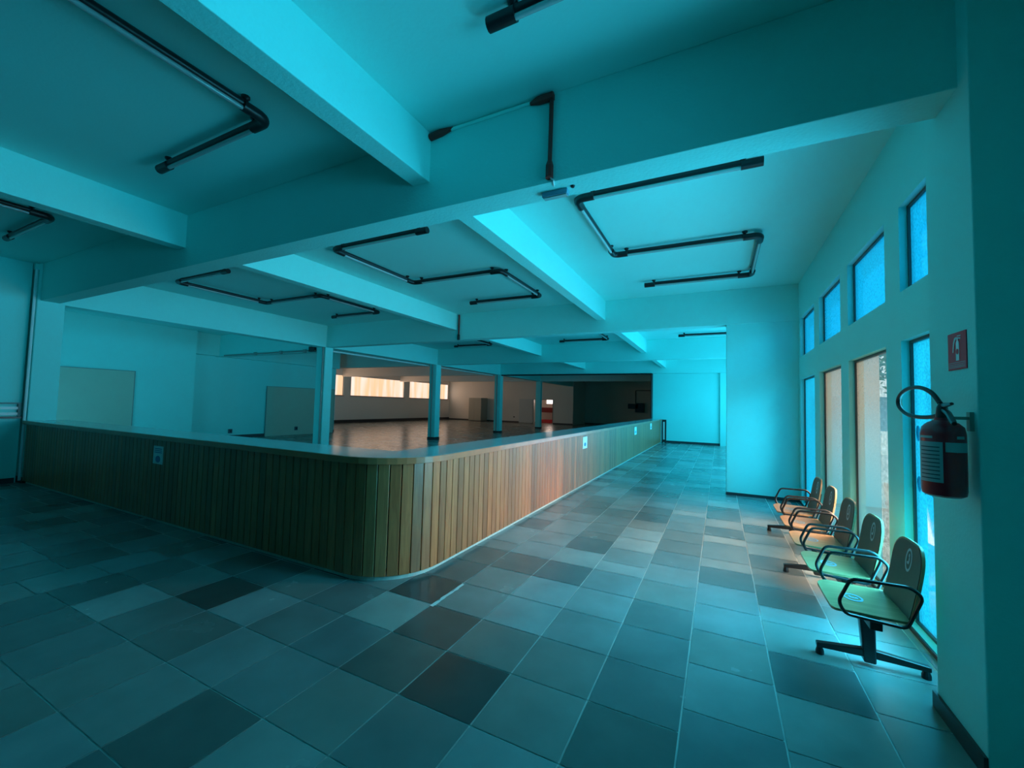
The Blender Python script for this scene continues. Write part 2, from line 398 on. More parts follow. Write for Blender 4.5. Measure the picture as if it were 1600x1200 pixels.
struct(box(WWX - .2, WX + TH, 37.0, 37.2, 0, ZC).build('wall_hall_end', HALLW))
struct(box(-11, -2.9, 36.96, 37.0, 0, .12).build('baseboard_hall_end', BASEM))

# beams
n = 4
for (a, b) in BY[:4]:
    x0 = -11.05 if a < 3 else -11.05
    struct(box(-11.05, WX, a, b, ZB, ZC).build('trim_%d' % n, BEAM, bevel=.006)); n += 1
struct(box(WWX, -2.9, BY[4][0], BY[4][1], ZB, ZC).build('trim_%d' % n, HALLW)); n += 1
for (a, b) in BY[2:4]:
    struct(box(WWX, -11.45, a + .3 if a < 15 else a, b + .3 if a < 15 else b, ZB, ZC).build('trim_%d' % n, HALLW)); n += 1
spans = [SOUTH] + [v for p in BY[:4] for v in p]
for (xa, xb) in ((-2.42, -2.24), (-6.31, -6.13)):
    for ya, yb in zip(spans[::2], spans[1::2]):
        struct(box(xa, xb, ya, yb, 3.5, ZC).build('trim_%d' % n, BEAM, bevel=.005)); n += 1
struct(box(-11.42, -11.05, 3.10, 36.9, ZB, ZC).build('trim_%d' % n, BEAM)); n += 1

# eave outside over the windows, paving outside
struct(box(WX + TH, WX + .5, SOUTH, FARY, 3.45, 3.6).build('trim_%d' % n, WALL)); n += 1
struct(box(WX + TH, 24, -16, 34, -.3, -.05).build('ground', CONC))

# ------------------------------------------------------------------ columns with their conduits
def column(x0, x1, y0, y1, label):
    t = thing('concrete_column', label, 'column', ((x0 + x1) / 2, (y0 + y1) / 2, 0), 'columns standing in a row behind the counter')
    box(x0, x1, y0, y1, 0.1, ZB if y0 > 3 else ZC).build('shaft', WALL, t, bevel=.012)
    box(x0 - .012, x1 + .012, y0 - .012, y1 + .012, 0, .1).build('plinth', BASEM, t)
    return t
cols_l = [(-11.42, -10.93, 2.74, 3.10, 'column where the counter meets the left wall, a white pipe on its corner'),
          (-11.45, -11.05, 8.93, 9.22, 'pale column nearest the long counter, rising just left of the orange-lit hall'),
          (-11.38, -11.02, 14.6, 14.95, 'second free-standing column, in front of the orange-lit windows'),
          (-11.38, -11.02, 20.5, 20.85, 'third free-standing column, to the right of the grey cabinet'),
          (-11.38, -11.02, 26.4, 26.7, 'farthest and thinnest-looking column, in front of the lit doorway')]
for c in cols_l: column(*c)
def pipe(name, pts, r, m, label, cat='pipe', ends=(), group=None):
    t = thing(name, label, cat, pts[0], group)
    MB().tube(pts, r, 8).build('pipe_run', m, t, smooth=True)
    return t
t = pipe('conduit', [(-10.96, 2.712, .05), (-10.96, 2.712, 3.86)], .02, WHITEC, 'white pipe running up the corner of the leftmost column')
box(-11.0, -10.93, 2.685, 2.74, 3.80, 3.90).build('junction_box', WALL, t)
t = pipe('conduit', [(-11.12, 8.90, .1), (-11.12, 8.90, 3.86)], .026, GREYC, 'dark conduit running up the front of the nearest free-standing column')
box(-11.16, -11.08, 8.86, 8.93, 3.68, 3.90).build('junction_box', BLACK, t)
pipe('conduit', [(-11.2, 14.57, .1), (-11.2, 14.57, 3.86)], .03, GREYC, 'conduit on the front of the second free-standing column')
pipe('conduit', [(-11.2, 20.47, .1), (-11.2, 20.47, 3.86)], .03, GREYC, 'conduit on the front of the third free-standing column')
pipe('conduit', [(-11.47, 9.4, 3.21), (-11.47, 20.4, 3.21)], .03, WHITEC, 'pale pipe running under the beam between the first three free-standing columns')
t = pipe('rail_pipe', [(-10.95, 20.51, 3.225), (-2.85, 20.51, 3.225)], .035, BLACK, 'thin black pipe running across under the far beam over the dark hall')
pipe('rail_pipe', [(-2.88, 20.6, 1.1), (-2.88, 20.6, 3.24)], .05, BLACK, 'dark upright post at the right edge of the dark hall opening')
t = pipe('conduit', [(-16.45, 8.91, 3.14), (-11.5, 8.91, 3.16)], .026, GREYC, 'dark conduit along the beam in the left back room')
for x in (-14.6, -13.2, -12.0): box(x - .05, x + .05, 8.88, 8.95, 3.11, 3.2).build('pipe_clip', GREYC, t)
box(-11.75, -11.5, 8.86, 8.95, 3.12, 3.28).build('junction_box', BLACK, t)

# red-brown conduit on the first beam
t = thing('beam_conduit', 'red-brown conduit bent over the face of the nearest cross beam', 'pipe', (-1.12, 2.765, 3.8))
MB().tube([(-2.18, 2.765, 3.9), (-1.16, 2.765, 3.9)], .012, 8).build('horizontal_run', WALL, t)
MB().tube([(-1.115, 2.76, 3.86), (-1.12, 2.76, 3.38)], .017, 8).build('vertical_run', REDBR, t, smooth=True)
MB().tube([(-2.235, 2.762, 3.885), (-2.12, 2.762, 3.895), (-2.0, 2.765, 3.905)], [.03, .03, .012], 8).build('left_socket', REDBR, t)
MB().tube([(-1.29, 2.762, 3.89), (-1.22, 2.76, 3.892), (-1.10, 2.758, 3.892)], [.012, .03, .03], 8).build('corner_socket', REDBR, t)
MB().tube([(-1.12, 2.76, 3.40), (-1.12, 2.758, 3.36), (-1.12, 2.758, 3.27)], [.018, .03, .03], 8).build('lower_socket', REDBR, t)
MB().tube([(-1.12, 2.76, 3.28), (-1.09, 2.765, 3.25), (-1.11, 2.83, 3.243)], .006, 6).build('loose_wire', WHITEC, t)
t = thing('emergency_light', 'small blue-grey box fixed under the nearest cross beam beside the lamp', 'emergency light', (-1.13, 2.93, 3.25))
box(-1.235, -1.03, 2.895, 2.955, 3.212, 3.25).build('casing', mat('blue_grey_plastic', (.16, .30, .42), .4), t, bevel=.005)
box(-1.225, -1.04, 2.905, 2.945, 3.203, 3.213).build('lens', GLASST, t)
tag(MB().lathe([(.012, -.012), (.018, -.004), (.018, 0)], (-.985, 2.895, 3.25), 12).build('beam_plug', BLACK), 'tiny round plug under the beam right of the small box', 'plug')
t = thing('drop_pipe', 'short dark pipe hanging down the second cross beam above the columns', 'pipe', (-6.05, 8.92, 3.2))
MB().tube([(-6.06, 8.92, 3.9), (-6.06, 8.92, 3.36)], .022, 8).build('pipe_run', REDBR, t, smooth=True)
MB().tube([(-6.06, 8.92, 3.38), (-6.06, 8.92, 3.24)], .035, 8).build('socket', BLACK, t)

# ------------------------------------------------------------------ counter
CX, CYY = -2.42, 2.73; CR = .6; ENDY = 20.35; LEFTX = -10.90
def path(off, r_extra=0):
    """outer line of the counter: along the left run, round the corner, up the long run; off = inset"""
    pts = []
    cx, cy, r = CX - CR, CYY + CR, CR - off
    pts.append((LEFTX, CYY + off))
    for k in range(13):
        a = -math.pi / 2 + k / 12 * math.pi / 2
        pts.append((cx + r * math.cos(a), cy + r * math.sin(a)))
    pts.append((CX - off, ENDY)); return pts
def ring(off0, off1, z0, z1, name, m, parent, bevel=0):
    a, b = path(off0), path(off1)
    return MB().prism(a + b[::-1], z0, z1).build(name, m, parent, bevel=bevel)
ct = thing('reception_counter', 'long L-shaped wooden plank counter front with rounded corner', 'counter', (CX, CYY, 0))
ring(.10, .14, .0, 1.04, 'carcass', mat('counter_carcass', (.10, .07, .04), .7), ct)
ring(.045, .10, 0, .055, 'plinth', PLINTH, ct)
def planks():
    bm = bmesh.new(); cols = []; rnd = random.Random(3)
    P = [Vector((*p, 0)) for p in path(0)]
    # resample to pitch .105
    seg = [(a, b) for a, b in zip(P, P[1:])]
    L = [0]
    for a, b in seg: L.append(L[-1] + (b - a).length)
    def at(s):
        s = min(max(s, 0), L[-1] - 1e-6)
        for i, (a, b) in enumerate(seg):
            if s <= L[i + 1]: return a + (b - a) * ((s - L[i]) / (L[i + 1] - L[i]))
    s = 0; g = .004
    while s < L[-1] - .02:
        e = min(s + .105, L[-1]); a, b = at(s + g), at(e - g); d = (b - a).normalized(); nrm = Vector((d.y, -d.x, 0))
        ai, bi = a - nrm * .022, b - nrm * .022
        z0, z1 = .05, 1.04; ch = .004
        prof = [ai, a - nrm * ch, a + d * ch, b - d * ch, b - nrm * ch, bi]
        lo = [bm.verts.new((p.x, p.y, z0)) for p in prof]; hi = [bm.verts.new((p.x, p.y, z1)) for p in prof]
        n0 = len(bm.faces)
        for i in range(5): bm.faces.new((lo[i], lo[i + 1], hi[i + 1], hi[i]))
        bm.faces.new(lo[::-1]); bm.faces.new(hi); bm.faces.new((lo[5], lo[0], hi[0], hi[5]))
        k = rnd.uniform(.72, 1.18); wv = rnd.uniform(-.06, .06)
        cols += [(k * (1 + wv), k, k * (1 - wv))] * 8
        s = e
    me = bpy.data.meshes.new('plank_cladding'); bm.to_mesh(me); bm.free(); me.materials.append(PLANK)
    o = bpy.data.objects.new('plank_cladding', me); COL.objects.link(o); o.parent = ct; o.matrix_parent_inverse = Matrix.Translation(-ct.location)
    colour_faces(o, cols)
planks()
tp = thing('countertop', 'smooth grey laminate countertop with a wooden front edge', 'countertop', (CX, CYY, 1.04))
ring(-.035, .50, 1.045, 1.10, 'top_slab', TOPM, tp)
ring(-.052, -.035, 1.04, 1.099, 'front_edging', EDGE, tp, bevel=.004)
# paper notices on the counter face
def notice(x0, x1, y0, y1, z0, z1, face, label):
    t = thing('counter_notice', label, 'notice', ((x0 + x1) / 2, (y0 + y1) / 2, z0), 'paper notices stuck on the counter front')
    ink = mat('blue_ink', (.04, .22, .42), .5)
    if face == 'y':
        box(x0, x1, y0 - .002, y0, z0, z1).build('sheet', WHITEP, t)
        xc = (x0 + x1) / 2; h = z1 - z0; ww = x1 - x0
        P = [(xc + ww * .24 * math.cos(a), z0 + h * .27 + h * .19 * math.sin(a)) for a in [k * math.pi / 10 for k in range(20)]]
        MB().prism(P, y0 - .003, y0 - .002, 1).build('round_symbol', ink, t)
        m = MB()
        for q in (.62, .72, .82): m.box(x0 + ww * .15, x1 - ww * .15, y0 - .003, y0 - .002, z0 + h * q, z0 + h * (q + .05))
        m.build('text_lines', ink, t)
    else:
        box(x0, x0 + .002, y0, y1, z0, z1).build('sheet', WHITEP, t)
        yc = (y0 + y1) / 2; h = z1 - z0; ww = y1 - y0
        P = [(yc + ww * .22 * math.cos(a), z0 + h * .35 + h * .16 * math.sin(a)) for a in [k * math.pi / 10 for k in range(20)]]
        MB().prism(P, x0 + .002, x0 + .003, 0).build('round_symbol', ink, t)
notice(-6.46, -6.22, 2.726, 2.73, .735, .96, 'y', 'pale notice with a round symbol on the dark left run of the counter')
notice(-2.418, -2.416, 8.02, 8.32, .755, .99, 'x', 'bluish notice near the middle of the long counter run')
notice(-2.418, -2.416, 13.62, 13.98, .73, .98, 'x', 'small notice on the far third of the long counter run')
notice(-2.418, -2.416, 17.0, 17.36, .76, 1.0, 'x', 'tiny notice closest to the far end of the counter')
# small gate at the counter end
t = thing('counter_gate', 'narrow dark metal gate frame standing at the far end of the counter', 'gate', (-2.3, 20.5, 0))
mb = MB(); mb.box(-2.40, -2.34, 20.46, 20.50, 0, 1.08); mb.box(-2.26, -2.20, 20.46, 20.50, 0, 1.08); mb.box(-2.34, -2.26, 20.46, 20.50, .98, 1.08); mb.box(-2.34, -2.26, 20.46, 20.50, .04, .16)
mb.build('gate_frame', BLACKM, t)
box(-2.34, -2.26, 20.475, 20.485, .16, .98).build('gate_panel', WHITEC, t)

# ------------------------------------------------------------------ S-shaped tube lamps on the ceiling
ZL = 3.85
def lamp(dx, dy, label, fl=1.0):
    ys_ = (4.23 + dy, 6.06 + dy, 7.79 + dy)
    xa, xb = -1.40 + dx, .475 + dx
    root = thing('ceiling_lamp', label, 'ceiling lamp', (xa, ys_[0], ZL), 'black angular tube lamps on the ceiling')
    V = [(xb - .12, ys_[0]), (xa, ys_[0]), (xa, ys_[1]), (xb, ys_[1]), (xb, ys_[2]), (xa + .17, ys_[2])]
    V = [Vector((x, y, ZL)) for x, y in V]
    for i, (a, b) in enumerate(zip(V, V[1:])):
        d = (b - a).normalized(); s0 = a + d * (.18 if i else .16); s1 = b - d * (.18 if i < 4 else .16)
        MB().tube([s0 + Vector((0, 0, .018)), s1 + Vector((0, 0, .018))], .031, 10).build('channel', BLACK, root, smooth=True)
        MB().tube([s0 - Vector((0, 0, .022)), s1 - Vector((0, 0, .022))], .018, 10).build('lamp_tube', GLASST, root, smooth=True)
        for q in (s0, s1):
            m = MB(); m.tube([q + Vector((0, 0, .02)), Vector((q.x, q.y, ZC))], .012, 8)
            m.lathe([(.035, 0), (.03, .02), (.018, .03)], (q.x, q.y, ZC - .03), 10) if False else m.lathe([(.018, 0), (.032, .015), (.032, .03)], (q.x, q.y, ZC - .03), 10)
            m.build('mount', BLACK, root, smooth=True)
    for i in (1, 2, 3, 4):
        a, b, c = V[i - 1], V[i], V[i + 1]; u = (a - b).normalized(); v = (c - b).normalized()
        MB().tube(fillet([b + u * .20, b, b + v * .20], .09, 6), .043, 12).build('elbow', BLACK, root, smooth=True)
    for q, d in ((V[0], (V[1] - V[0]).normalized()), (V[-1], (V[-2] - V[-1]).normalized())):
        MB().tube([q, q + d * .18], .043, 12).build('end_cap', BLACK, root, smooth=True)
    return root
l0 = lamp(0, 0, 'angular tube lamp in the bright ceiling bay next to the windows')
def copy_thing(src, dx, dy, label):
    r = src.copy(); COL.objects.link(r); r.location = src.location + Vector((dx, dy, 0)); r['label'] = label
    for ch in list(src.children):
        c = ch.copy(); COL.objects.link(c); c.parent = r; c.matrix_parent_inverse = ch.matrix_parent_inverse.copy()
    return r
P_ = 5.83
for dx, dy, lab in ((-3.77, 0, 'angular tube lamp in the middle ceiling bay above the counter corner'),
                    (-8.2, 0, 'angular tube lamp left of the middle bay, above the back of the counter'),
                    (0, -5.77, 'tube lamp cut by the top edge of the photo, only its end showing'),
                    (-3.76, -5.79, 'largest-looking tube lamp, at the top left with one elbow'),
                    (-8.17, -5.79, 'tube lamp at the far left edge, above the left wall'),
                    (.1, P_, 'distant tube lamp nearest the bright partition, only one straight tube seen'),
                    (-3.77, P_, 'distant tube lamp seen below the second cross beam, middle of three'),
                    (-8.2, P_, 'distant tube lamp below the second cross beam, beside the hanging pipe')):
    copy_thing(l0, dx, dy, lab)

# ------------------------------------------------------------------ bench of five seats
YC = [3.35, 4.0, 4.65, 5.305, 5.95]
bench = thing('waiting_bench', 'row of five joined plywood seats with black tube armrests under the windows', 'bench', (.85, 4.65, 0))
box(.795, .855, 3.2, 6.75, .33, .385).build('cross_beam', BLACKM, bench, bevel=.006)
for y in (3.48, 5.04, 6.62):
    m = MB()
    m.prism([(.825, 0.02), (.89, 0.02), (.885, .36), (.80, .36)], y - .03, y + .03, 1)
    m.build('leg_post', BLACKM, bench, bevel=.01)
    m = MB(); m.prism([(.58, .045), (.58, .075), (.83, .10), (.90, .10), (1.15, .075), (1.15, .045), (.9, .05), (.83, .05)], y - .022, y + .022, 1)
    m.build('foot_bar', BLACKM, bench, bevel=.006)
    for x in (.60, 1.13): MB().lathe([(.024, 0), (.024, .02), (.014, .05)], (x, y, 0), 12).build('foot_glide', BLACK, bench)
def shell(outline, thick, surf, name, m, parent):
    """curved panel: outline in (u, v); surf(u, v) -> (point, normal)"""
    bm = bmesh.new(); N = 14
    grid = {}
    vs = [v for _, v in outline]; v0, v1 = min(vs), max(vs)
    def half(v):
        # half width at v from the outline (symmetric)
        best = 0
        for (u1, a), (u2, b) in zip(outline, outline[1:] + outline[:1]):
            if min(a, b) - 1e-9 <= v <= max(a, b) + 1e-9:
                if abs(b - a) < 1e-9: best = max(best, abs(u1), abs(u2))
                else: best = max(best, abs(u1 + (u2 - u1) * (v - a) / (b - a)))
        return best
    for sgn in (0, 1):
        for j in range(N + 1):
            tj = j / N; tj = .5 - .5 * math.cos(math.pi * tj)
            v = v0 + (v1 - v0) * tj; h = half(v)
            for i in range(9):
                u = -h + 2 * h * i / 8; p, nn = surf(u, v)
                grid[sgn, j, i] = bm.verts.new(p + nn * (thick * (sgn - .5)))
    for sgn in (0, 1):
        for j in range(N):
            for i in range(8): bm.faces.new((grid[sgn, j, i], grid[sgn, j, i + 1], grid[sgn, j + 1, i + 1], grid[sgn, j + 1, i]))
    for j in range(N):
        for i in (0, 8): bm.faces.new((grid[0, j, i], grid[1, j, i], grid[1, j + 1, i], grid[0, j + 1, i]))
    for i in range(8):
        for j in (0, N): bm.faces.new((grid[0, j, i], grid[1, j, i], grid[1, j, i + 1], grid[0, j, i + 1]))
    mb = MB(); mb.bm.free(); mb.bm = bm
    return mb.build(name, m, parent, smooth=True)
def rounded(hw, v0, v1, r0, r1, n=6):
    P = []
    for (cx, cy, r, a0) in ((hw - r0, v0 + r0, r0, -90), (hw - r1, v1 - r1, r1, 0), (-hw + r1, v1 - r1, r1, 90), (-hw + r0, v0 + r0, r0, 180)):
        for k in range(n + 1):
            a = math.radians(a0 + 90 * k / n); P.append((cx + r * math.cos(a), cy + r * math.sin(a)))
    return P
PAD = mat('dark_back_panel', (.13, .11, .085), .55, noise=(12, .15))
STICK = mat('pale_sticker', (.50, .56, .60), .35)
STICKB = mat('blue_sticker', (.30, .55, .72), .35)
def decal(surf, parent, m, su, sv, cu, cv, name):
    """ring-shaped sticker with a seated figure lying on a panel"""
    bm = bmesh.new(); N = 24
    def P(u, v, h=.0095): p, nn = surf(u, v); return bm.verts.new(p + nn * h)
    o = [P(cu + su * math.cos(2 * math.pi * k / N), cv + sv * math.sin(2 * math.pi * k / N)) for k in range(N)]
    i = [P(cu + su * .72 * math.cos(2 * math.pi * k / N), cv + sv * .78 * math.sin(2 * math.pi * k / N)) for k in range(N)]
    for k in range(N): bm.faces.new((o[k], o[(k + 1) % N], i[(k + 1) % N], i[k]))
    def blob(u, v, a, b):
        bm.faces.new([P(u + a * math.cos(2 * math.pi * k / 10), v + b * math.sin(2 * math.pi * k / 10)) for k in range(10)])
    blob(cu, cv + sv * .38, su * .2, sv * .16); blob(cu - su * .1, cv, su * .16, sv * .3); blob(cu + su * .15, cv - sv * .25, su * .36, sv * .12)
    me = bpy.data.meshes.new(name); bm.to_mesh(me); bm.free(); me.materials.append(m)
    ob = bpy.data.objects.new(name, me); COL.objects.link(ob); ob.parent = parent; ob.matrix_parent_inverse = parent.matrix_parent_inverse.copy() if False else Matrix.Identity(4)
    return ob
for ci, yc in enumerate(YC):
    def seat_s(u, v, yc=yc):       # v runs from front (0) to back (.40)
        x = .600 + v * .93; z = .452 - .07 * v + .02 * (v / .4) ** 2 - .012 * math.exp(-((v) / .05) ** 2) - .006 * math.cos(u / .24 * math.pi / 2)
        return Vector((x, yc + u, z)), Vector((.06, 0, 1)).normalized()
    def back_s(u, v, yc=yc):       # v runs up from 0 to .44
        x = .955 + .25 * v - .18 * v * v - .018 * math.cos(u / .22 * math.pi / 2) * -1; z = .425 + v
        return Vector((x, yc + u, z)), Vector((-1, 0, .25)).normalized()
    seat = shell(rounded(.24, 0, .385, .06, .02), .014, seat_s, 'seat', PLY, bench)
    back = shell(rounded(.215, 0, .415, .02, .12), .014, back_s, 'backrest', PLY, bench)
    pad = shell(rounded(.205, .012, .403, .02, .115), .004, lambda u, v: (lambda a, b: (a + b * .0088, b))(*back_s(u, v)), 'back_pad', PAD, back)
    for o_ in (pad,): o_.matrix_parent_inverse = Matrix.Translation(-bench.location) @ Matrix.Translation(bench.location)
    d1 = decal(lambda u, v: (lambda a, b: (a + b * .003, b))(*back_s(u, v)), back, STICK, .045, .07, 0, .30, 'sticker')
    d2 = decal(seat_s, seat, STICKB, .06, .055, 0, .16, 'sticker')
    # parent space of seat/back equals world minus bench location
    pad.matrix_parent_inverse = Matrix.Identity(4)
    # bracket under the seat
    box(.70, .93, yc - .03, yc + .03, .375, .432).build('seat_bracket', BLACKM, bench)
    MB().tube([(.93, yc, .40), (1.0, yc, .42), (1.036, yc, .56), (1.05, yc, .66)], .013, 8).build('back_support', BLACKM, bench, smooth=True)
    for s in (-1, 1):
        y = yc + s * .255
        P = [(.655, y, .435), (.625, y, .50), (.685, y, .640), (.95, y, .645), (1.0, y, .60), (.93, y, .418), (.66, y, .432)]
        c = P[:-1]
        pts = []
        for k in range(len(c)):
            a, b, d = Vector(c[k - 1]), Vector(c[k]), Vector(c[(k + 1) % len(c)]); u_ = (a - b); v_ = (d - b); rr_ = min(.03, u_.length * .45, v_.length * .45)
            p, q = b + u_.normalized() * rr_, b + v_.normalized() * rr_
            pts += [p * (1 - t) ** 2 + b * 2 * t * (1 - t) + q * t * t for t in (0, .25, .5, .75, 1)]
        MB().tube(pts, .0095, 8, closed=True).build('armrest', BLACKM, bench, smooth=True)

# ------------------------------------------------------------------ fire extinguisher and its sign
ex = thing('fire_extinguisher', 'red fire extinguisher hanging on the right pier, black hose looped to the left', 'fire extinguisher', (.97, 2.73, 1.16))
ec = (.965, 2.73, 0)
MB().lathe([(.060, 1.215), (.076, 1.225), (.080, 1.245), (.080, 1.51), (.074, 1.545), (.055, 1.565), (.03, 1.578), (.028, 1.59)], ec, 36).build('cylinder', REDP, ex, smooth=True)
MB().lathe([(.022, 1.585), (.024, 1.60), (.02, 1.64), (.012, 1.66)], ec, 16).build('valve', BLACKM, ex, smooth=True)
def arc_label(a0, a1, z0, z1, r, m, name):
    bm = bmesh.new(); N = 12; lo = []; hi = []
    for k in range(N + 1):
        a = math.radians(a0 + (a1 - a0) * k / N); x, y = ec[0] + r * math.cos(a), ec[1] + r * math.sin(a)
        lo.append(bm.verts.new((x, y, z0))); hi.append(bm.verts.new((x, y, z1)))
    for k in range(N): bm.faces.new((lo[k], lo[k + 1], hi[k + 1], hi[k]))
    b = MB(); b.bm.free(); b.bm = bm
    return b.build(name, m, ex, smooth=True)
lb = arc_label(178, 250, 1.285, 1.475, .0812, LABEL, 'instruction_label')
INK = mat('dark_ink', (.06, .07, .08), .5)
bm = bmesh.new()
for q in range(9):
    z = 1.30 + q * .0185
    vv = []
    for k in range(7):
        a = math.radians(186 + 56 * k / 6); vv.append([bm.verts.new((ec[0] + .0818 * math.cos(a), ec[1] + .0818 * math.sin(a), zz)) for zz in (z, z + .005)])
    for a, b in zip(vv, vv[1:]): bm.faces.new((a[0], b[0], b[1], a[1]))
b_ = MB(); b_.bm.free(); b_.bm = bm; b_.build('printed_lines', INK, ex)
arc_label(256, 330, 1.43, 1.475, .0812, LABEL, 'band_label')
arc_label(182, 225, 1.492, 1.503, .0812, LABEL, 'upper_print')
arc_label(285, 310, 1.492, 1.505, .0812, LABEL, 'upper_print')
m = MB(); m.tube([(.965, 2.71, 1.65), (.955, 2.66, 1.65), (.945, 2.58, 1.655)], [.012, .011, .007], 8); m.build('squeeze_lever', BLACKM, ex, smooth=True)
m = MB(); m.tube([(.965, 2.71, 1.628), (.955, 2.64, 1.61), (.94, 2.56, 1.575), (.935, 2.535, 1.565)], [.012, .012, .012, .009], 8); m.build('carry_handle', BLACKM, ex, smooth=True)
hp = [(.962, 2.745, 1.655)]
for k in range(25):
    a = math.radians(-18 + k / 24 * 300); hp.append((.955 - .0 * k, 2.985 - .24 * math.cos(a) * .98, 1.672 + .075 * math.sin(a) + .10 * math.cos(a) * -.18))
hp.append((.96, 2.775, 1.60)); hp.append((.962, 2.74, 1.605))
hose = []
H0 = [(.962, 2.74, 1.66), (.955, 2.80, 1.71), (.95, 2.90, 1.742), (.95, 3.03, 1.75), (.95, 3.14, 1.735), (.95, 3.215, 1.70), (.95, 3.225, 1.66), (.95, 3.17, 1.625), (.95, 3.08, 1.60), (.952, 2.97, 1.59), (.957, 2.86, 1.59), (.96, 2.76, 1.60)]
for i in range(len(H0) - 1):
    p0, p1, p2, p3 = [Vector(H0[max(0, min(len(H0) - 1, i + k))]) for k in (-1, 0, 1, 2)]
    for t in (0, .25, .5, .75):
        hose.append(.5 * ((2 * p1) + (p2 - p0) * t + (2 * p0 - 5 * p1 + 4 * p2 - p3) * t * t + (3 * p1 - p0 - 3 * p2 + p3) * t ** 3))
hose.append(Vector(H0[-1]))
MB().tube(hose, .0105, 10).build('hose', RUBBER, ex, smooth=True)
m = MB(); m.box(1.055, 1.07, 2.715, 2.745, 1.53, 1.62); m.box(.98, 1.06, 2.72, 2.735, 1.583, 1.597); m.build('wall_bracket', mat('bracket_green_grey', (.2, .35, .3), .5), ex)
sg = thing('extinguisher_sign', 'red sign with a white extinguisher symbol above the extinguisher', 'sign', (1.067, 2.845, 1.83))
box(1.066, 1.07, 2.757, 2.935, 1.832, 2.02).build('plate', SIGNR, sg)
X0, X1 = 1.0645, 1.066
m = MB()     # symbol; y decreases to the right in the picture
m.box(X0, X1, 2.822, 2.852, 1.877, 1.965); m.prism([(2.852, 1.965), (2.822, 1.965), (2.828, 1.976), (2.846, 1.976)], X0, X1, 0)
m.box(X0, X1, 2.833, 2.841, 1.976, 1.99); m.prism([(2.85, 1.99), (2.85, 1.995), (2.808, 1.988), (2.808, 1.982)], X0, X1, 0); m.prism([(2.84, 1.998), (2.838, 2.003), (2.805, 2.002), (2.805, 1.997)], X0, X1, 0)
m.prism([(2.85, 1.985), (2.86, 1.98), (2.868, 1.965), (2.878, 1.92), (2.886, 1.92), (2.878, 1.97), (2.866, 1.992), (2.852, 1.997)], X0, X1, 0)
m.build('extinguisher_symbol', WHITEP, sg)
MB().prism([(2.837 + .0115 * math.cos(a), 1.922 + .014 * math.sin(a)) for a in [k * math.pi / 8 for k in range(16)]], X0 - .001, X0, 0).build('round_mark', SIGNR, sg)
m = MB()
for z in (1.866, 1.857, 1.849, 1.842): m.box(X0, X1, 2.765, 2.927, z, z + .0035)
m.build('small_print', mat('faded_print', (.55, .35, .38), .5), sg)

# ------------------------------------------------------------------ things on the walls to the left
t = thing('wall_rack', 'small dark-framed rack with two pale rails on the left wall', 'rack', (-11.08, 2.2, 1.15))
m = MB(); m.box(-11.1, -11.04, 1.2, 1.24, 1.17, 1.41); m.box(-11.1, -11.04, 2.65, 2.69, 1.17, 1.41); m.box(-11.1, -11.04, 1.24, 2.65, 1.385, 1.41); m.build('frame', mat('teal_grey', (.16, .22, .22), .5), t)
for z in (1.19, 1.29): box(-11.09, -11.05, 1.24, 2.65, z, z + .045).build('rail', WHITEC, t)
tag(box(-11.1, -11.0, .9, 2.76, 1.135, 1.165).build('wall_ledge', BASEM), 'narrow dark ledge under the rack on the left wall', 'shelf')
def panel(x, y0, y1, z1, label):
    t = thing('wall_panel', label, 'panel', (x, (y0 + y1) / 2, 0), 'beige panels on the back room wall')
    box(x, x + .025, y0, y1, 0.0, z1).build('board', BEIGE, t)
    m = MB(); m.box(x, x + .032, y0 - .02, y0, 0, z1 + .02); m.box(x, x + .032, y1, y1 + .02, 0, z1 + .02); m.box(x, x + .032, y0, y1, z1, z1 + .02)
    m.build('edge_strip', GREYC, t)
panel(-16.6, 4.55, 6.36, 2.33, 'beige panel on the left room wall, just right of the leftmost column')
panel(-17.07, 11.0, 14.4, 2.09, 'greenish-beige low panel on the left room wall behind the nearest free column')
def outlet(y, label):
    t = thing('wall_outlet', label, 'outlet', (-17.07, y, .25)); box(-17.1, -17.035, y - .06, y + .06, .2, .36).build('box', mat('dark_outlet', (.05, .08, .12), .5), t); box(-17.04, -17.02, y - .03, y + .03, .24, .32).build('socket', BLACK, t)
outlet(9.62, 'dark outlet low on the bright part of the back room wall')
def outlet2(y, label):
    t = thing('wall_outlet', label, 'outlet', (-17.03, y, .25)); box(-17.045, -16.99, y - .06, y + .06, .2, .36).build('box', mat('dark_outlet', (.05, .08, .12), .5), t); box(-17.0, -16.975, y - .03, y + .03, .24, .32).build('socket', BLACK, t)
outlet2(12.4, 'outlet low on the greenish-beige panel')
# hall: blinds, cabinet, doorway room, board on the dark wall
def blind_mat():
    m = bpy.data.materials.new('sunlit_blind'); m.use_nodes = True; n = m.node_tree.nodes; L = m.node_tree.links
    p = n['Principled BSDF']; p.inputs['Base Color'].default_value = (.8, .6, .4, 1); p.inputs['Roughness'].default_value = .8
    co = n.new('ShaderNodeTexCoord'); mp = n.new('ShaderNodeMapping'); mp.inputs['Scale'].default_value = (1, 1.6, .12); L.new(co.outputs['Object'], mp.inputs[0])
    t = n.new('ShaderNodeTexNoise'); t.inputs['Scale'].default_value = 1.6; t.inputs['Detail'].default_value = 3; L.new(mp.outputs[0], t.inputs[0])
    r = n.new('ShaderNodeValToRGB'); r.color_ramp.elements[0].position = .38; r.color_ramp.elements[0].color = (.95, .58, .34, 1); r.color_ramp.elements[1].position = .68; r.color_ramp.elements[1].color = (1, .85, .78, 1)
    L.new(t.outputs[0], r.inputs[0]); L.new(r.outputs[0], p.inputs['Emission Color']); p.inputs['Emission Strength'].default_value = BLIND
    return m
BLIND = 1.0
BL = blind_mat()
